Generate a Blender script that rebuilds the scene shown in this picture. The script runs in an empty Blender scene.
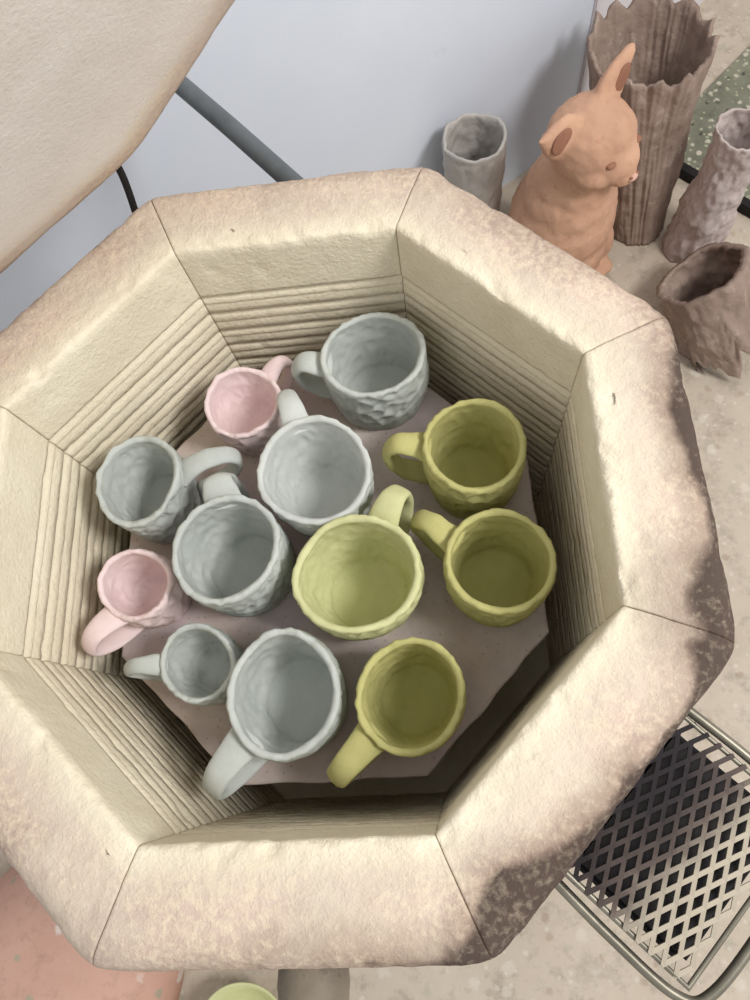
import bpy, bmesh, math, random
from mathutils import Vector, Matrix, noise
random.seed(4)
scene=bpy.context.scene
scene.view_settings.view_transform='Standard'
C8=math.cos(math.radians(22.5))
def lin(c):
    return tuple((x/255/12.92 if x/255<=.04045 else ((x/255+.055)/1.055)**2.4) for x in c)+(1,)
class NT:
    def __init__(s,name,rough=.8,metal=0,spec=.2):
        s.m=bpy.data.materials.new(name); s.m.use_nodes=True; s.t=s.m.node_tree
        s.b=s.t.nodes['Principled BSDF']; s.b.inputs['Roughness'].default_value=rough; s.b.inputs['Metallic'].default_value=metal
        s.b.inputs['Specular IOR Level'].default_value=spec
        s.co=s.n('ShaderNodeTexCoord').outputs['Object']
    def n(s,t,**k):
        x=s.t.nodes.new(t)
        for a,b in k.items(): setattr(x,a,b)
        return x
    def l(s,a,b): s.t.links.new(a,b)
    def noise(s,scale,detail=6,rough=.6):
        x=s.n('ShaderNodeTexNoise'); x.inputs['Scale'].default_value=scale; x.inputs['Detail'].default_value=detail; x.inputs['Roughness'].default_value=rough
        s.l(s.co,x.inputs['Vector']); return x.outputs['Fac']
    def vor(s,scale,out='Distance'):
        x=s.n('ShaderNodeTexVoronoi'); x.inputs['Scale'].default_value=scale; s.l(s.co,x.inputs['Vector']); return x.outputs[out]
    def ramp(s,f,stops,interp='LINEAR'):
        x=s.n('ShaderNodeValToRGB'); x.color_ramp.interpolation=interp
        e=x.color_ramp.elements
        while len(e)<len(stops): e.new(.5)
        for i,(p,c) in enumerate(stops):
            e[i].position=p; e[i].color=c if len(c)==4 else lin(c)
        s.l(f,x.inputs['Fac']); return x.outputs['Color']
    def bw(s,f,a,b,inv=False):
        return s.ramp(f,[(a,(0,0,0,1) if not inv else (1,1,1,1)),(b,(1,1,1,1) if not inv else (0,0,0,1))])
    def math(s,op,a,b=None):
        x=s.n('ShaderNodeMath',operation=op)
        for i,v in enumerate((a,b)):
            if v is None: continue
            if isinstance(v,(int,float)): x.inputs[i].default_value=v
            else: s.l(v,x.inputs[i])
        return x.outputs[0]
    def mix(s,f,a,b):
        x=s.n('ShaderNodeMix',data_type='RGBA')
        if isinstance(f,(int,float)): x.inputs[0].default_value=f
        else: s.l(f,x.inputs[0])
        for i,v in ((6,a),(7,b)):
            if isinstance(v,tuple): x.inputs[i].default_value=v if len(v)==4 else lin(v)
            else: s.l(v,x.inputs[i])
        return x.outputs[2]
    def attr(s,name): return s.n('ShaderNodeAttribute',attribute_name=name).outputs['Fac']
    def col(s,c): s.l(c,s.b.inputs['Base Color'])
    def bump(s,h,st=.3,d=.001):
        x=s.n('ShaderNodeBump'); x.inputs['Strength'].default_value=st; x.inputs['Distance'].default_value=d
        s.l(h,x.inputs['Height']); s.l(x.outputs[0],s.b.inputs['Normal'])
def simple(name,a,b,scale=30,rough=.8,metal=0,bs=.3,bd=.001,bscale=None,spot=None):
    m=NT(name,rough,metal); c=m.ramp(m.noise(scale),[(.3,a),(.7,b)])
    if spot: c=m.mix(m.math('MULTIPLY',m.bw(m.noise(scale*4,8,.75),.56,.66),.6),c,spot)
    m.col(c); m.bump(m.noise(bscale or scale*6),bs,bd); return m.m
# ---------- materials
def brick_mat(name='kiln_brick',A=(222,211,186),B=(238,229,206),pinkamt=.7,bst=.5,gmamt=.42,pk=(206,177,166)):
    m=NT(name,.95,0,.08)
    base=m.ramp(m.noise(14),[(.3,A),(.7,B)])
    gr=m.noise(420,3,.7)
    base=m.mix(m.math('MULTIPLY',m.bw(gr,.52,.75),.22),base,(196,176,148))
    od=m.attr('od')
    n1=m.noise(9,7,.65); n2=m.noise(40,8,.7); n3=m.noise(230,4,.65); n4=m.noise(5.5,5,.6); n5=m.noise(15,6,.62)
    base=m.mix(m.math('MULTIPLY',m.bw(od,.05,.3),.6),base,(210,196,178))
    pink=m.math('MULTIPLY',m.bw(od,.15,.5),m.bw(n1,.36,.62))
    c=m.mix(m.math('MULTIPLY',pink,pinkamt),base,pk)
    gm=m.math('MULTIPLY',m.bw(od,.15,.55),m.bw(n5,.45,.66))
    c=m.mix(m.math('MULTIPLY',gm,gmamt),c,(164,144,132))
    tan=m.math('MULTIPLY',m.bw(od,.45,.95),m.bw(n4,.42,.6))
    c=m.mix(m.math('MULTIPLY',tan,.4),c,(172,148,126))
    bu=m.math('ADD',m.attr('burn'),m.math('MULTIPLY',m.math('SUBTRACT',n5,.5),.9))
    bm1=m.bw(bu,.2,1.0)
    c=m.mix(m.math('MULTIPLY',bm1,.75),c,(128,104,90))
    c=m.mix(m.math('MULTIPLY',m.bw(bu,.8,1.4),.8),c,(58,49,46))
    sand=m.math('MULTIPLY',m.bw(od,.02,.2),m.bw(m.math('ADD',m.math('MULTIPLY',n3,.5),m.math('MULTIPLY',n1,.5)),.49,.60))
    sand=m.math('MULTIPLY',sand,m.math('SUBTRACT',1.0,m.math('MULTIPLY',bm1,.7)))
    c=m.mix(m.math('MULTIPLY',sand,.6),c,(230,215,186))
    c=m.mix(m.math('MULTIPLY',m.attr('seam'),.6),c,(120,98,82))
    m.col(c)
    m.bump(m.math('ADD',m.math('MULTIPLY',gr,.8),m.math('MULTIPLY',n3,1.4)),bst,.002); return m.m
BRICK=brick_mat()
LIDM=brick_mat('lid_brick',(224,214,206),(234,226,219),.85,.22,.35,(204,176,166))
def glaze(name,a,b,c2):
    m=NT(name,.9,0,.08)
    c=m.ramp(m.noise(28),[(.3,a),(.7,b)])
    c=m.mix(m.math('MULTIPLY',m.bw(m.noise(500,2),.62,.72),.3),c,c2)
    m.col(c); m.bump(m.math('ADD',m.noise(120,4),m.math('MULTIPLY',m.noise(900,2),.3)),.4,.0008); return m.m
GREY=glaze('grey_blue_glaze',(178,183,178),(195,199,193),(148,152,149))
GREYL=glaze('pale_grey_glaze',(190,194,190),(205,208,203),(164,168,165))
GRN=glaze('olive_glaze',(174,170,112),(190,186,126),(138,133,82))
GRNL=glaze('lime_glaze',(195,195,146),(207,207,158),(162,162,110))
PINK=glaze('pink_glaze',(224,202,201),(235,215,214),(202,171,172))
def shelf_mat():
    m=NT('kiln_shelf_wash',.9,0,.1)
    c=m.ramp(m.noise(16,8),[(.3,(182,166,157)),(.5,(202,188,180)),(.7,(216,205,198))])
    c=m.mix(m.math('MULTIPLY',m.bw(m.noise(7),.5,.65),.45),c,(196,180,194))  # mauve patches: lilac reflected glow painted into the shelf colour
    c=m.mix(m.math('MULTIPLY',m.bw(m.vor(140),.1,.18,True),.35),c,(120,98,88))
    m.col(c); m.bump(m.noise(200),.5,.0014); return m.m
SHELF=shelf_mat()
STEEL=simple('jacket_steel',(70,62,58),(110,98,90),12,.5,.6,.1)
DARK=simple('dark_steel',(26,24,24),(44,40,39),20,.6,.3,.2)
RODM=simple('grey_bar',(92,96,98),(112,116,116),30,.5,.2,.1)
WIRE=simple('tube_steel',(104,100,88),(138,132,118),30,.4,.5,.1)
def grate_mat():
    m=NT('scorched_grate',.6,.1)
    g=m.attr('od')
    s=m.math('ADD',g,m.math('MULTIPLY',m.math('SUBTRACT',m.noise(22),.5),.7))
    m.col(m.ramp(s,[(.28,(34,28,30)),(.55,(84,72,66)),(.85,(170,160,142))])); m.bump(m.noise(200),.2); return m.m
GRATE=grate_mat()
TERRA=simple('terracotta',(188,146,120),(206,164,136),14,.9,0,.6,.002,90,(176,130,104))
TERRAP=simple('terracotta_pale',(200,158,138),(212,172,154),10,.9,0,.3,.001,60)
BROWN=simple('leather_clay',(136,116,104),(162,142,129),12,.9,0,.9,.005,50,(190,175,161))
LILAC=simple('pale_clay',(180,165,160),(200,187,181),14,.9,0,.8,.005,50,(160,140,134))
CUPG=simple('grey_clay',(172,166,159),(192,187,180),20,.9,0,.7,.004,60)
KNOB=simple('worn_knob',(104,95,84),(142,130,112),25,.6,0,.4,.002,60,(80,70,60))
def wall_mat(name,a,b):
    m=NT(name,.8); c=m.ramp(m.noise(2.5),[(.3,a),(.7,b)])
    c=m.mix(m.math('MULTIPLY',m.bw(m.noise(18,8),.64,.72),.2),c,(190,188,186)); m.col(c); m.bump(m.noise(60),.1,.001); return m.m
WALL=wall_mat('painted_wall_blue_white',(212,218,228),(223,228,236))
WALL2=wall_mat('painted_wall_pink_white',(212,205,207),(222,217,219))
def splat(name,a,b,cols,dark=.45):
    m=NT(name,.9); c=m.ramp(m.noise(5,8,.7),[(.3,a),(.7,b)])
    c=m.mix(m.math('MULTIPLY',m.bw(m.noise(28,9,.78),.5,.64),dark),c,tuple(int(x*.80) for x in a))
    for i,(k,sc,th,al) in enumerate(cols):
        v=m.n('ShaderNodeTexVoronoi'); v.inputs['Scale'].default_value=sc; v.inputs['Randomness'].default_value=1
        mp=m.n('ShaderNodeMapping'); mp.inputs['Location'].default_value=(i*3.7,i*1.9,0); m.l(m.co,mp.inputs[0]); m.l(mp.outputs[0],v.inputs['Vector'])
        dn=m.math('ADD',v.outputs['Distance'],m.math('MULTIPLY',m.noise(sc*2.2,6,.7),.6))
        c=m.mix(m.math('MULTIPLY',m.bw(dn,th,th+.09,True),al),c,k)
    m.col(c); m.bump(m.noise(80),.3,.0015); return m.m
FLOORM=splat('dusty_splattered_floor',(182,168,150),(204,191,173),[((214,205,190),22,.42,.45),((156,132,112),30,.40,.4),((154,157,134),17,.38,.35),((216,208,194),60,.42,.4)],.55)
BOARDM=splat('splattered_board',(104,106,92),(146,144,124),[((200,192,174),50,.50,.85),((64,68,58),40,.43,.8),((180,180,150),80,.48,.7)])
# ---------- helpers
def empty(name,loc=(0,0,0)):
    o=bpy.data.objects.new(name,None); o.location=loc; scene.collection.objects.link(o); return o
def mk(name,verts,faces,mat,parent=None,smooth=True,attrs=None):
    me=bpy.data.meshes.new(name); me.from_pydata([tuple(v) for v in verts],[],faces); me.materials.append(mat)
    if attrs:
        for k,v in attrs.items():
            a=me.attributes.new(k,'FLOAT','POINT'); a.data.foreach_set('value',v)
    bm=bmesh.new(); bm.from_mesh(me); bmesh.ops.recalc_face_normals(bm,faces=bm.faces); bm.to_mesh(me); bm.free()
    for p in me.polygons: p.use_smooth=smooth
    o=bpy.data.objects.new(name,me); scene.collection.objects.link(o)
    if parent: o.parent=parent
    return o
def box(name,c,size,mat,parent=None,rot=0,bevel=.002):
    bm=bmesh.new(); bmesh.ops.create_cube(bm,size=1)
    bmesh.ops.scale(bm,vec=size,verts=bm.verts)
    if bevel: bmesh.ops.bevel(bm,geom=list(bm.edges),offset=bevel,segments=2,affect='EDGES')
    me=bpy.data.meshes.new(name); bm.to_mesh(me); bm.free(); me.materials.append(mat)
    o=bpy.data.objects.new(name,me); o.location=c; o.rotation_euler=(0,0,rot); scene.collection.objects.link(o)
    if parent: o.parent=parent
    return o
def tube(name,pts,r,mat,parent=None,cyclic=False,smoothp=True):
    cu=bpy.data.curves.new(name,'CURVE'); cu.dimensions='3D'; cu.bevel_depth=r; cu.bevel_resolution=5; cu.use_fill_caps=True
    sp=cu.splines.new('POLY'); P=[Vector(p) for p in pts]
    if smoothp and len(P)>2:
        Q=[]
        for i in range(len(P)-1):
            a=P[max(i-1,0)];b=P[i];c=P[i+1];d=P[min(i+2,len(P)-1)]
            for k in range(8):
                t=k/8; Q.append(.5*((2*b)+(-a+c)*t+(2*a-5*b+4*c-d)*t*t+(-a+3*b-3*c+d)*t**3))
        Q.append(P[-1]); P=Q
    sp.points.add(len(P)-1)
    for i,p in enumerate(P): sp.points[i].co=(*p,1)
    sp.use_cyclic_u=cyclic; cu.materials.append(mat)
    o=bpy.data.objects.new(name,cu); scene.collection.objects.link(o)
    dg=bpy.context.evaluated_depsgraph_get(); me=bpy.data.meshes.new_from_object(o.evaluated_get(dg)); bpy.data.objects.remove(o)
    o=bpy.data.objects.new(name,me); scene.collection.objects.link(o)
    for p in me.polygons: p.use_smooth=True
    if parent: o.parent=parent
    return o
def octpt(a,k,u,rnd=0):
    R=a/C8; a0=math.radians(22.5+45*k); a1=a0+math.radians(45)
    x=R*math.cos(a0)*(1-u)+R*math.cos(a1)*u; y=R*math.sin(a0)*(1-u)+R*math.sin(a1)*u
    if rnd>0:
        r=math.hypot(x,y); rm=R*(1-rnd); kk=.014*rnd/.03
        h=max(0,min(1,.5+.5*(rm-r)/kk)); r2=rm*(1-h)+r*h-kk*h*(1-h); x*=r2/r; y*=r2/r
    return x,y
def nz(x,y,z,s): return noise.noise(Vector((x*s,y*s,z*s)))
# ---------- kiln
kiln=empty('kiln')
RZ=.65
prof=[]
ds=.36
seq=[];d=.058;i=0
while d<.34:
    seq.append((d,.0030,.0032)); seq.append((d+.0105+.003*(i%2),.0012,.0012)); d+=.0235+.0035*(i%2); i+=1
ent=[(0.0,.2062),(.0010,.2042),(.0030,.2032)]
for i in range(1,9): ent.append((.004+i*.0063,.2032))
for (dd,w,rec) in seq:
    ent+= [(dd-.0006,.2032),(dd,.2032+rec*.5),(dd+.0006,.2032+rec),(dd+w,.2032+rec),(dd+w+.0018,.2032+rec*.3),(dd+w+.0035,.2035),(dd+w+.0052,.2032)]
ent.append((ds,.2032)); ent.sort(key=lambda e:e[0])
for dd,a in reversed(ent): prof.append((a,RZ-dd))
AO=.2685
NT_=20
for i in range(1,NT_+1): prof.append((.2062+i*(.251-.2062)/NT_,RZ-.0008*(i/NT_)**2))
for i in range(1,11):
    t=i/10*math.pi/2; ex=.85
    prof.append((.251+.0175*math.sin(t)**ex if i<10 else AO,RZ-.0008-.020*(1-max(0,math.cos(t))**ex)))
prof.append((AO,RZ-.035)); prof.append((.262,RZ-.037)); prof.append((.262,RZ-ds)); 
us=[0,.0018,.005,.012]+[.012+.976*i/72 for i in range(1,72)]+[.988,.995,.9982,1]
V=[];F=[];OD=[];BU=[];SE=[]
for k in range(8):
    base=len(V)
    for j,(a,z) in enumerate(prof):
        top=z>RZ-.036 and a>.2034
        rn=.012*max(0,min(1,(a-.24)/.03)) if a>.24 else 0
        for i,u in enumerate(us):
            x,y=octpt(a,k,u,rn)
            od=max(0,(a-.2035)/.064) if top or a>.22 else 0
            seam=1.0 if i in(0,len(us)-1) else (.3 if i in (1,len(us)-2) else 0)
            zz=z
            if top:
                e=.0007*nz(x,y,z,30)+.0005*nz(x,y,z,130)+.0005*nz(x,y,z,300)
                if a>.24: 
                    s=.0010*nz(x,y,z,24)+.0006*nz(x,y,z,100)-max(0,nz(x,y,z,60)-.3)*.006; x*=1+s/a; y*=1+s/a
                if a<.216:
                    ch=max(0,nz(x,y,3,70)-.10)*.008*(1-(a-.2032)/.0128); zz-=ch; s=max(0,nz(x,y,7,95)-.14)*.005; x*=1+s/a; y*=1+s/a
                zz+=e-seam*.0016
            else:
                s=.0003*nz(x,y,z,60)+seam*.0012+.0003*nz(x,y,z,240)
                if a<.21:
                    s+=max(0,nz(x,y,z,60)-.34)*.003
                x*=1+s/a; y*=1+s/a
            V.append((x,y,zz)); OD.append(od); SE.append(seam)
            ang=math.atan2(y,x)
            dirn=.5+.5*math.cos(ang+math.radians(22))
            b=max(0,(od-.48)/.48)*(.22+.80*dirn)
            b+=.75*math.exp(-(((x-.232)**2+(y+.085)**2)/.0011)) + .75*math.exp(-(((x-.115)**2+(y+.232)**2)/.0009))+.3*math.exp(-(((x-.25)**2+(y-.02)**2)/.002))
            BU.append(b if (top or a>.22) else 0)
    n=len(us)
    for j in range(len(prof)-1):
        for i in range(n-1):
            p=base+j*n+i; F.append((p,p+1,p+n+1,p+n))
mk('brick_walls',V,F,BRICK,kiln,True,{'od':OD,'burn':BU,'seam':SE})
V=[];F=[]
jp=[(.2605,.617),(.2670,.616),(.2670,.60),(.2655,.598),(.2655,.12),(.2675,.118),(.2675,.10),(.2,.10)]
n=8*12
for a,z in jp:
    for k in range(8):
        for i in range(12): V.append((*octpt(a,k,i/12,.015),z))
for j in range(len(jp)-1):
    for i in range(n): F.append((j*n+i,j*n+(i+1)%n,(j+1)*n+(i+1)%n,(j+1)*n+i))
mk('steel_jacket',V,F,STEEL,kiln,True)
def octslab(name,a,z0,z1,mat,parent=None,rnd=0,bev=.002,wob=0):
    V=[];F=[];n=8*16
    rings=[(0.0001,z1)]+[(a*t,z1) for t in (.2,.4,.6,.8,.93)]+[(a-bev,z1),(a-bev*.3,z1-bev*.3),(a,z1-bev),(a,z0+bev),(a-bev,z0),(0.0001,z0)]
    for aa,z in rings:
        for k in range(8):
            for i in range(16):
                x,y=octpt(aa,k,i/16,rnd); s=1+wob*nz(x,y,z,35)/max(a,.01) if aa>a*.95 else 1
                V.append((x*s,y*s,z))
    for j in range(len(rings)-1):
        for i in range(n): F.append((j*n+i,j*n+(i+1)%n,(j+1)*n+(i+1)%n,(j+1)*n+i))
    return mk(name,V,F,mat,parent,False)
octslab('kiln_base',.262,.10,.29,BRICK,kiln)
for i,a in enumerate((45,135,225,315)):
    x=.2*math.cos(math.radians(a)); y=.2*math.sin(math.radians(a)); box('leg_%d'%(i+1),(x,y,.05),(.03,.03,.1),DARK,kiln)
# lid
e1=Vector((.7071,.7071,0)); nn=Vector((-.7071,.7071,0)); th=math.radians(121.5)
e2=nn*math.cos(th)+Vector((0,0,1))*math.sin(th); mm=-nn*math.sin(th)+Vector((0,0,1))*math.cos(th)
hinge=nn*.283+Vector((0,0,.657))+e1*.016
V=[];F=[];OD=[];BU=[];SE=[]
rings=[(.0001,0)]+[(.02*i,0) for i in range(1,12)]+[(.225,.0),(.23,.001),(.24,.0015),(.25,.003),(.257,.008),(.262,.016),(.263,.03),(.263,.06),(.25,.064),(.0001,.064)]
n=8*24
for a,dp in rings:
    for k in range(8):
        for i in range(24):
            x,y=octpt(a,k,i/24,.016 if a>.2 else 0)
            dd=dp+.0005*nz(x,y,0,50)
            if a>.24: s=1+.006*nz(x,y,0,30)+.003*nz(x,y,0,90); x*=s; y*=s
            V.append(hinge+e1*x+e2*(y+.263)-mm*dd); OD.append(max(0,(a-.205)/.055) if a<.27 else 0); SE.append(0); BU.append(max(0,(a-.243)/.013)*.9)
for j in range(len(rings)-1):
    for i in range(n): F.append((j*n+i,j*n+(i+1)%n,(j+1)*n+(i+1)%n,(j+1)*n+i))
mk('lid',V,F,LIDM,kiln,True,{'od':OD,'burn':BU,'seam':SE})
for s in (-.07,.09):
    p=hinge+e1*s
    tube('hinge_bar',[nn*.268+e1*s+Vector((0,0,.54)),nn*.274+e1*s+Vector((0,0,.60)),p+nn*.004+Vector((0,0,.0)),p+e2*.03-mm*.03],.003,DARK,kiln)
tube('lid_support_rod',[(.022,.274,.598),(-.058,.366,.61),(-.17,.492,.624)],.0085,RODM,kiln,smoothp=False)
def lathe(name,prof,mat,M=Matrix(),n=48,parent=None,wob=0,ws=30,seed=0):
    V=[];F=[]
    for r,z in prof:
        for i in range(n):
            a=2*math.pi*i/n; rr=r
            if wob: rr=r*(1+wob*nz(math.cos(a)*.06+seed,math.sin(a)*.06,z,ws))
            V.append(M@Vector((rr*math.cos(a),rr*math.sin(a),z)))
    for j in range(len(prof)-1):
        for i in range(n): F.append((j*n+i,j*n+(i+1)%n,(j+1)*n+(i+1)%n,(j+1)*n+i))
    return mk(name,V,F,mat,parent)
M=Matrix.Translation((-.004,-.264,.55))@Matrix.Rotation(math.radians(90),4,'X')
lathe('latch_knob',[(.0001,0),(.014,0),(.014,.012),(.020,.016),(.0225,.022),(.0235,.034),(.0225,.044),(.019,.05),(.010,.052),(.0001,.052)],KNOB,M,40,kiln)
sh=octslab('kiln_shelf',.18,.475,.49,SHELF,None,0,.0022,.0025)
for i,a in enumerate((20,140,260)):
    lathe('shelf_post_%d'%i,[(.0001,.29),(.015,.29),(.015,.475),(.0001,.475)],BRICK,Matrix.Translation((.13*math.cos(math.radians(a)),.13*math.sin(math.radians(a)),0)),24,sh)
# ---------- mugs
def mug(x0,y0,h,r,ang,mat,seed,base=.86,belly=.03,pro=.033,hw=.0095,z0=.49,hz=1.0):
    V=[];F=[];n=128
    t=.0042*(r/.04)**.5
    P=[(.0001,0,0),(r*base*.6,0,0),(r*base-.003,0,0)]
    m=44
    def prof(s): return r*(base+(1-base)*(1-(1-s)**2.0)+belly*math.sin(math.pi*s*.95))
    P.append((r*base-.0008,.0008,.3))
    for i in range(1,m+1):
        s=i/m; P.append((prof(s),s*(h-.002),1))
    P.append((r-.0006,h-.0007,.9)); P.append((r-t*.5,h,.7)); P.append((r-t+.0006,h-.0008,.7)); 
    for i in range(m,1,-1):
        s=i/m; P.append((prof(s)-t-.003*(1-s),.007+(s)*(h-.009),2))
    P.append((r*base-t-.006,.0075,.6)); P.append((r*base*.6,.0062,.3)); P.append((.0001,.006,0))
    sx=seed*7.31
    ell=1+.03*math.sin(seed*2.1); 
    for rr,z,w in P:
        for i in range(n):
            a=2*math.pi*i/n; ca,sa=math.cos(a),math.sin(a)
            R2=rr
            if w:
                p=Vector((ca*r+sx,sa*r,z))
                low=.0018*noise.noise(p*22)+.0012*math.sin(2*a+seed)
                q=Vector((ca*r*1.25+sx,sa*r*1.25,z*.8))
                v=noise.voronoi(q*72)[0]
                if w<=1:
                    f=min(1,z/.010)*min(1,max(.35,(h-z)/.008))
                    R2+=low+.0014-.0056*min(1,(v[1]-v[0])*1.1)*w*f+.0006*noise.noise(p*180)
                else:
                    R2+=low+.0020*min(1,(v[1]-v[0]))*min(1,max(.2,(h-z)/.01))+.0008*noise.noise(Vector((ca*r*45+sx,sa*r*45,z*90)))
            zz=z
            if z>h*.6: zz+=(z-h*.6)/(h*.4)*(.0024*math.sin(a*2+seed*1.7)+.0022*noise.noise(Vector((ca*3+sx,sa*3,0)))+.0010*noise.noise(Vector((ca*9+sx,sa*9,0))))
            V.append((x0+R2*ca*ell,y0+R2*sa/ell,z0+zz))
    for j in range(len(P)-1):
        for i in range(n): F.append((j*n+i,j*n+(i+1)%n,(j+1)*n+(i+1)%n,(j+1)*n+i))
    hp=[(r*.955-.001,.80*h*hz),(r+.010,.895*h*hz),(r+pro*.72,.90*h*hz),(r+pro,.74*h),(r+pro*.93,.52*h),(r+pro*.55,.33*h),(r*.965-.001,.22*h)]
    pts=[Vector((a,b)) for a,b in hp]; Q=[]
    for i in range(len(pts)-1):
        a=pts[max(i-1,0)];b=pts[i];c=pts[i+1];d=pts[min(i+2,len(pts)-1)]
        for k in range(6):
            tt=k/6; Q.append(.5*((2*b)+(-a+c)*tt+(2*a-5*b+4*c-d)*tt*tt+(-a+3*b-3*c+d)*tt**3))
    Q.append(pts[-1]); A=math.radians(ang); rad=Vector((math.cos(A),math.sin(A),0)); tan=Vector((-math.sin(A),math.cos(A),0)); up=Vector((0,0,1))
    b0=len(V); K=20
    for i,q in enumerate(Q):
        tg=(Q[min(i+1,len(Q)-1)]-Q[max(i-1,0)]).normalized(); nr=Vector((-tg.y,tg.x))
        s=i/(len(Q)-1); w=hw*(1.18-.35*math.sin(math.pi*s)+.25*(1-s)**3); tk=.0038*(1+.3*(1-s)**2)*(r/.04)**.4
        for j in range(K):
            f=2*math.pi*j/K; cx=math.copysign(abs(math.cos(f))**.7,math.cos(f)); cy=math.copysign(abs(math.sin(f))**.8,math.sin(f))
            pw=cx*w; pt=cy*tk*(1-.25*cx*cx)
            c3=rad*(q.x+nr.x*pt)+up*(q.y+nr.y*pt)+tan*(pw+.0015*math.sin(s*5+seed))
            c3+=Vector((1,1,1))*(.0009*noise.noise(c3*90+Vector((sx,0,0))))
            V.append((x0+c3.x,y0+c3.y,z0+c3.z))
    for i in range(len(Q)-1):
        for j in range(K): F.append((b0+i*K+j,b0+i*K+(j+1)%K,b0+(i+1)*K+(j+1)%K,b0+(i+1)*K+j))
    F.append(tuple(b0+j for j in range(K))); F.append(tuple(b0+(len(Q)-1)*K+j for j in range(K)))
    mk('coffee_mug',V,F,mat)
mug(.0555,.149,.080,.0405,178,GREY,1,.86,.05,.028)
mug(-.0615,.1287,.055,.0325,50,PINK,2,.84,.04,.024,.007)
mug(.0042,.0505,.080,.0445,109,GREYL,3,.74,.02,.037)
mug(.1295,.0580,.085,.038,172,GRN,4,.88,.05,.030,.009)
mug(-.1415,.0562,.075,.0362,15,GREY,5,.84,.03,.042,.0085)
mug(-.0635,-.0098,.085,.0415,98,GREY,6,.86,.04,.025,.012)
mug(.0360,-.0355,.085,.0448,62,GRNL,7,.78,.03,.031,.010)
mug(.1405,-.0340,.085,.038,145,GRN,8,.88,.05,.034,.0085)
mug(-.146,-.0250,.055,.0290,230,PINK,9,.86,.08,.033,.009)
mug(-.0929,-.0902,.055,.029,180,GREY,10,.84,.04,.031,.0065)
mug(-.0202,-.1171,.080,.0415,228,GREY,11,.84,.04,.042,.0105)
mug(.0700,-.1230,.080,.0378,222,GRN,12,.84,.03,.039,.010)
# ---------- expanded metal guard on the side
tray=empty('expanded_metal_guard')
tt=Vector((.7071,.7071,0)); no=Vector((.7071,-.7071,0))
def W(t,n_,z): return tt*t+no*n_+Vector((0,0,z))
V=[];F=[];OD=[]
def strand(p,q,w=.00135,h=.0006):
    d=(q-p).normalized(); s=d.cross(Vector((0,0,1))).normalized()*w; u=Vector((0,0,h)); b=len(V)
    for c in (p-d*.001,q+d*.001):
        for a_,b_ in ((-1,-1),(1,-1),(1,1),(-1,1)): 
            V.append(c+s*a_+u*b_); OD.append((c.dot(no)-.272)/.09+(.25-(c.dot(tt)+.05)*2))
    for f in ((0,1,5,4),(1,2,6,5),(2,3,7,6),(3,0,4,7),(0,3,2,1),(4,5,6,7)): F.append(tuple(b+i for i in f))
T0,T1,N0,N1=-.052,.066,.272,.362
LW,SW=.0197,.0045
nr=int((N1-N0)/SW)
def zz(nv): return .600-.012*((nv-N0)/(N1-N0))**2
for j in range(nr):
    n0=N0+j*SW; n1=n0+SW
    t=T0+(0 if j%2==0 else LW/2)
    for i in range(int((T1-T0)/LW)+1):
        tc=t+i*LW
        for sg in (-1,1):
            te=tc+sg*LW/2
            if te<T0-.001 or te>T1+.001 or tc>T1: continue
            strand(W(tc,n0,zz(n0)),W(te,n1,zz(n1)))
mk('expanded_mesh_sheet',V,F,GRATE,tray,False,{'od':OD})
tube('guard_rim',[W(T0,N0,.6),W(T0,N1,.588),W(T1,N1,.588),W(T1,N0,.6),W(T0,N0,.6)],.002,WIRE,tray,False,False)
cbx=W((T0+T1)/2,(N0+N1)/2,.56)
box('control_housing',(cbx.x,cbx.y,.555),(T1-T0-.012,N1-N0-.008,.05),DARK,tray,math.radians(45),.004)
tube('tubular_frame',[W(T0-.008,.270,.585),W(T0-.010,.32,.58),W(T0-.008,.365,.575),W(T0+.008,.379,.574),W(.01,.381,.573),W(T1-.009,.379,.574),W(T1+.008,.365,.575),W(T1+.010,.32,.58),W(T1+.008,.270,.585)],.0032,WIRE,tray)
# ---------- floor objects
def jag_vase():
    V=[];F=[];n=240;rows=50
    H=.295
    def cen(s): return Vector((.486-.038*s,.704+.066*s,0))
    def rad(s): return .048+.010*math.sin(s*3.3)+.040*s**2.2
    P=[(.0001,0,0)]+[(rad(i/rows),i/rows,0) for i in range(rows+1)]+[(rad(i/rows)-.006,i/rows,1) for i in range(rows,3,-1)]+[(.0001,.09,1)]
    for r,s,_ in P:
        c=cen(s)
        for i in range(n):
            a=2*math.pi*i/n
            rr=r*(1+.08*noise.noise(Vector((math.cos(a)*1.2,math.sin(a)*1.2,s*3))))
            if r>.01:
                rr+=.0024*noise.noise(Vector((math.cos(a)*5,math.sin(a)*5,s*14)))
                rr+=.0035*noise.noise(Vector((math.cos(a)*14,math.sin(a)*14,s*3)))   # bark ribs
            j=0
            if s>.8:
                ph=(a*14/(2*math.pi)+.5*noise.noise(Vector((math.cos(a)*2,math.sin(a)*2,3))))%1
                tooth=1-abs(ph*2-1)**1.0
                j=(s-.8)/.2*(.026*tooth*(.7+.6*noise.noise(Vector((math.cos(a)*3,math.sin(a)*3,8))))+.012*noise.noise(Vector((math.cos(a)*3,math.sin(a)*3,0))))
                rr+=(s-.8)/.2*.004*tooth
            V.append((c.x+rr*math.cos(a),c.y+rr*math.sin(a),max(0,s*H+j)))
    for j in range(len(P)-1):
        for i in range(n): F.append((j*n+i,j*n+(i+1)%n,(j+1)*n+(i+1)%n,(j+1)*n+i))
    mk('jagged_rim_clay_vase',V,F,BROWN)
jag_vase()
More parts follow.
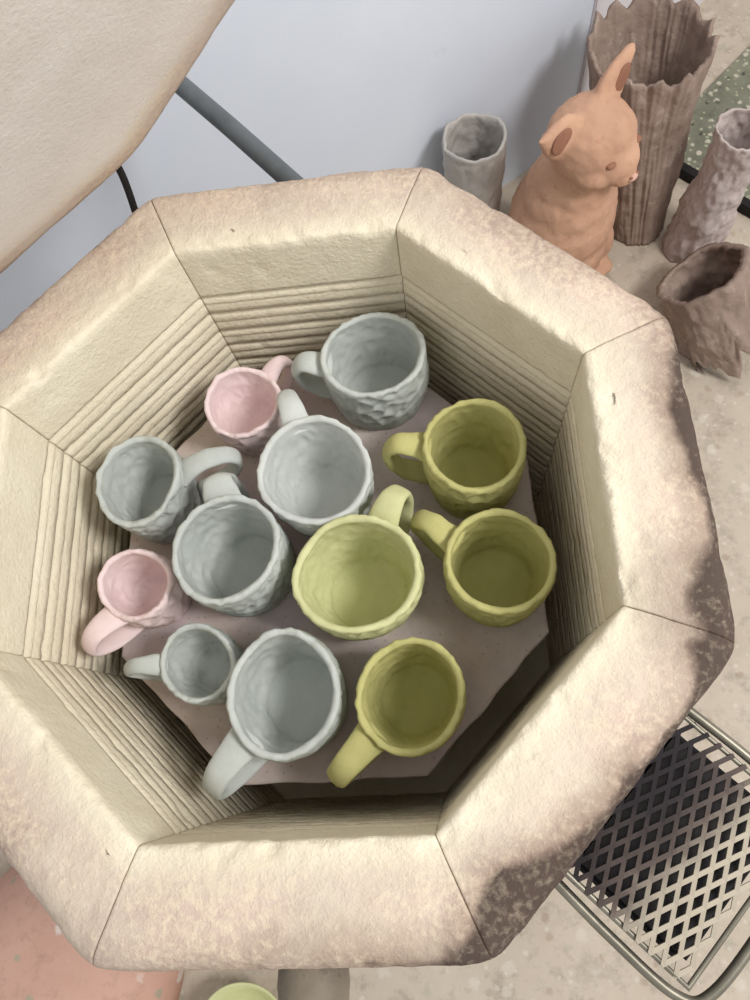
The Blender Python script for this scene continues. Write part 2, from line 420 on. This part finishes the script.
def vessel(name,x,y,h,rf,mat,t=.005,wob=.06,ws=30,seed=1,rim=.004,lump=0,rib=0):
    rows=50;n=120
    P=[(.0001,0)]+[(rf(i/rows),i/rows*h) for i in range(rows+1)]+[(rf(1)-t*.5,h+.0015)]+[(rf(i/rows)-t,i/rows*h) for i in range(rows,2,-1)]+[(.0001,h*2/rows+.004)]
    V=[];F=[]
    for r,z in P:
        for i in range(n):
            a=2*math.pi*i/n; rr=r*(1+wob*nz(math.cos(a)*.05+seed,math.sin(a)*.05,z,ws))
            if r>.01: rr+=lump*nz(math.cos(a)*.05+seed,math.sin(a)*.05,z,85)+rib*noise.noise(Vector((math.cos(a)*4+seed,math.sin(a)*4,z*80)))
            z2=z+(rim*noise.noise(Vector((math.cos(a)*2+seed,math.sin(a)*2,0))) if z>h*.9 else 0)
            V.append((x+rr*math.cos(a),y+rr*math.sin(a),z2))
    for j in range(len(P)-1):
        for i in range(n): F.append((j*n+i,j*n+(i+1)%n,(j+1)*n+(i+1)%n,(j+1)*n+i))
    return mk(name,V,F,mat)
vessel('clay_cylinder_cup',.194,.690,.25,lambda s:.042+.006*s,CUPG,.005,.06,35,2,.004,.002,.0015)
vessel('tall_clay_bottle_vase',.571,.645,.248,lambda s:.046-.017*s**1.2+.012*max(0,s-.75)*4*.9,LILAC,.004,.18,24,5,.005,.003,.0035)
def stump():
    V=[];F=[];n=110;rows=30;b=Vector((.560,.482,.070)); ax=Vector((-.45,.35,.62)).normalized(); s1=ax.cross(Vector((0,0,1))).normalized(); s2=ax.cross(s1)
    L=.120
    P=[(.068,i/rows,0) for i in range(rows+1)]+[(.058,i/rows,1) for i in range(rows,6,-1)]+[(.0001,.22,1)]
    for r,s,_ in P:
        for i in range(n):
            a=2*math.pi*i/n; rr=r*(1+.12*noise.noise(Vector((math.cos(a)*1.3,math.sin(a)*1.3,s*2)))+.18*(1-s))
            if r>.01: rr+=.005*noise.noise(Vector((math.cos(a)*5,math.sin(a)*5,s*7)))+.003*noise.noise(Vector((math.cos(a)*12,math.sin(a)*12,s*4)))
            j=(1-s)*(.05*noise.noise(Vector((math.cos(a)*4,math.sin(a)*4,5)))+.025*noise.noise(Vector((math.cos(a)*12,math.sin(a)*12,2)))) if _==0 else 0
            p=b+ax*((s-.5)*L+j)+s1*rr*math.cos(a)+s2*rr*math.sin(a); V.append((p.x,p.y,max(p.z,.0005)))
    for j in range(len(P)-1):
        for i in range(n): F.append((j*n+i,j*n+(i+1)%n,(j+1)*n+(i+1)%n,(j+1)*n+i))
    mk('torn_clay_pot',V,F,BROWN)
stump()
def animal():
    root=empty('clay_rabbit_figurine',(.332,.625,0))
    f=Vector((.70,-.71,0)).normalized(); sd=Vector((.71,.70,0)).normalized(); up=Vector((0,0,1)); B=Matrix((f,sd,up)).transposed().to_4x4()
    bm=bmesh.new()
    def ell(c,s,rot=None):
        M=Matrix.Translation(c)@(rot or Matrix())@Matrix.Diagonal((*s,1)); bmesh.ops.create_icosphere(bm,subdivisions=4,radius=1,matrix=M)
    ell((-.01,0,.075),(.084,.090,.088)); ell((-.005,0,.135),(.080,.088,.095)); ell((.000,0,.175),(.070,.076,.085)); ell((.004,0,.215),(.060,.064,.075)); ell((.012,0,.25),(.05,.056,.055))
    for s in(-1,1):
        ell((.010,s*.058,.05),(.056,.036,.055)); ell((.048,s*.048,.016),(.036,.02,.017))
        ell((.050,s*.026,.075),(.02,.018,.075)); ell((.060,s*.027,.014),(.026,.019,.015))
    ell((-.09,-.01,.03),(.022,.022,.022))
    ell((.016,0,.300),(.060,.062,.050)); ell((.046,0,.286),(.044,.042,.036)); ell((.070,0,.274),(.024,.024,.020)); ell((.034,0,.318),(.040,.034,.03))
    for s in(-1,1): ell((.042,s*.032,.280),(.03,.024,.023))
    EL={1:(.066,56),-1:(.058,62)}
    for s in(-1,1):
        L,dg_=EL[s]; tl=math.radians(-s*dg_)
        R_=Matrix.Rotation(tl,4,'X')@Matrix.Rotation(math.radians(-6),4,'Y')
        for i in range(16):
            q=i/15; w=(.037 if s>0 else .029)*(math.sin(math.pi*(.30+.67*q)))**.9+.002
            ell(Vector((.004,s*.034,.322))+(R_@Vector((0,0,q*L))),(.013*(1-.4*q),w,.013),R_@Matrix.Rotation(math.radians(0),4,'Z'))
    me=bpy.data.meshes.new('body'); bm.to_mesh(me); bm.free(); me.materials.append(TERRA)
    o=bpy.data.objects.new('body',me); scene.collection.objects.link(o); o.parent=root; o.matrix_local=B
    r=o.modifiers.new('r','REMESH'); r.mode='VOXEL'; r.voxel_size=.0032; r.use_smooth_shade=True
    s=o.modifiers.new('s','SMOOTH'); s.factor=.6; s.iterations=10
    tx=bpy.data.textures.new('clay_lumps','CLOUDS'); tx.noise_scale=.025; d=o.modifiers.new('d','DISPLACE'); d.texture=tx; d.strength=.006; d.mid_level=.5
    def part(nm,c,sc,mat,rot=None):
        bm=bmesh.new(); bmesh.ops.create_icosphere(bm,subdivisions=3,radius=1,matrix=Matrix.Translation(c)@(rot or Matrix())@Matrix.Diagonal((*sc,1)))
        me=bpy.data.meshes.new(nm); bm.to_mesh(me); bm.free(); me.materials.append(mat)
        for p in me.polygons:p.use_smooth=True
        q=bpy.data.objects.new(nm,me); scene.collection.objects.link(q); q.parent=root; q.matrix_local=B
    DT=simple('dark_terracotta',(140,98,78),(158,114,92),30,.9)
    for s in(-1,1):
        part('eye',(.068,s*.027,.305),(.007,.008,.004),DT)
        part('nostril',(.0925,s*.006,.279),(.0022,.0024,.0018),DT)
        L,dg_=EL[s]; R_=Matrix.Rotation(math.radians(-s*dg_),4,'X')@Matrix.Rotation(math.radians(-6),4,'Y')
        part('inner_ear',Vector((.0135,s*.034,.322))+(R_@Vector((0,0,L*.55))),(.003,.018,.019),DT,R_)
    part('nose',(.0915,0,.276),(.005,.009,.005),TERRAP)
animal()
lathe('terracotta_bowl',[(.15,0),(.156,.004),(.152,.03),(.138,.065),(.112,.095),(.075,.114),(.04,.121),(.0001,.123)],
      splat('splattered_terracotta',(196,154,136),(210,170,152),[((224,216,206),18,.38,.8),((156,160,138),26,.36,.7)]),Matrix.Translation((-.445,-.415,0)),64,None,.02,20)
lathe('green_bowl',[(.0001,0),(.03,0),(.034,.004),(.05,.03),(.062,.055),(.0625,.058),(.059,.056),(.046,.03),(.03,.009),(.0001,.007)],GRNL,Matrix.Translation((-.195,-.492,0)),56,None,.02,20)
# ---------- board and room
a_=Vector((.69,-.72,0)).normalized(); b_=Vector((.72,.69,0)).normalized(); P0=Vector((.528,.858,0))
bd=empty('splattered_floor_board')
cc=P0+a_*.35+b_*.18; ang=math.atan2(a_.y,a_.x)
box('panel',(cc.x,cc.y,.004),(.7,.36,.008),BOARDM,bd,ang,.001)
for s in (0,.36):
    c=P0+a_*.35+b_*s; box('frame_strip',(c.x,c.y,.009),(.72,.02,.018),DARK,bd,ang,.002)
box('floor',(0,0,-.025),(4.5,4.5,.05),FLOORM,None,0,0)
def wall(name,p,q,mat,h=2.4,t=.06,side=1):
    p=Vector((*p,0));q=Vector((*q,0)); d=(q-p); n_=Vector((-d.y,d.x,0)).normalized()*t/2; c=(p+q)/2+n_
    return box(name,(c.x,c.y,h/2),(d.length,t,h),mat,None,math.atan2(d.y,d.x),0)
wall('wall_back',(-1.26,-.20),(.399,.911),WALL)
wall('wall_side',(.405,.925),(1.4,1.92),WALL2)
box('trim_1',(.400,.914,1.2),(.012,.012,2.4),WALL2,None,math.radians(40),.002)
# ---------- light
w=bpy.data.worlds.new('w'); scene.world=w; w.use_nodes=True; bg=w.node_tree.nodes['Background']; bg.inputs[0].default_value=(.975,.985,1,1); bg.inputs[1].default_value=.76
def area(name,loc,tgt,size,e,col):
    l=bpy.data.lights.new(name,'AREA'); l.size=size; l.energy=e; l.color=col; o=bpy.data.objects.new(name,l); o.location=loc
    o.rotation_euler=(Vector(tgt)-Vector(loc)).to_track_quat('-Z','Y').to_euler(); scene.collection.objects.link(o)
area('studio_lamp',(1.28,-.28,2.0),(0,.2,.5),.5,30,(1,.985,.97))
# ---------- camera
cam=bpy.data.cameras.new('camera'); co=bpy.data.objects.new('camera',cam); scene.collection.objects.link(co)
Rm=Matrix(((.9928,.0779,.0915),(-.0435,.9428,-.3304),(-.112,.324,.9394)))
M=Rm.to_quaternion().to_matrix().to_4x4(); M.translation=Vector((.1009,-.1561,1.0726)); co.matrix_world=M
cam.sensor_fit='VERTICAL'; cam.sensor_height=36; cam.lens=.7037*36; cam.clip_start=.01
scene.camera=co
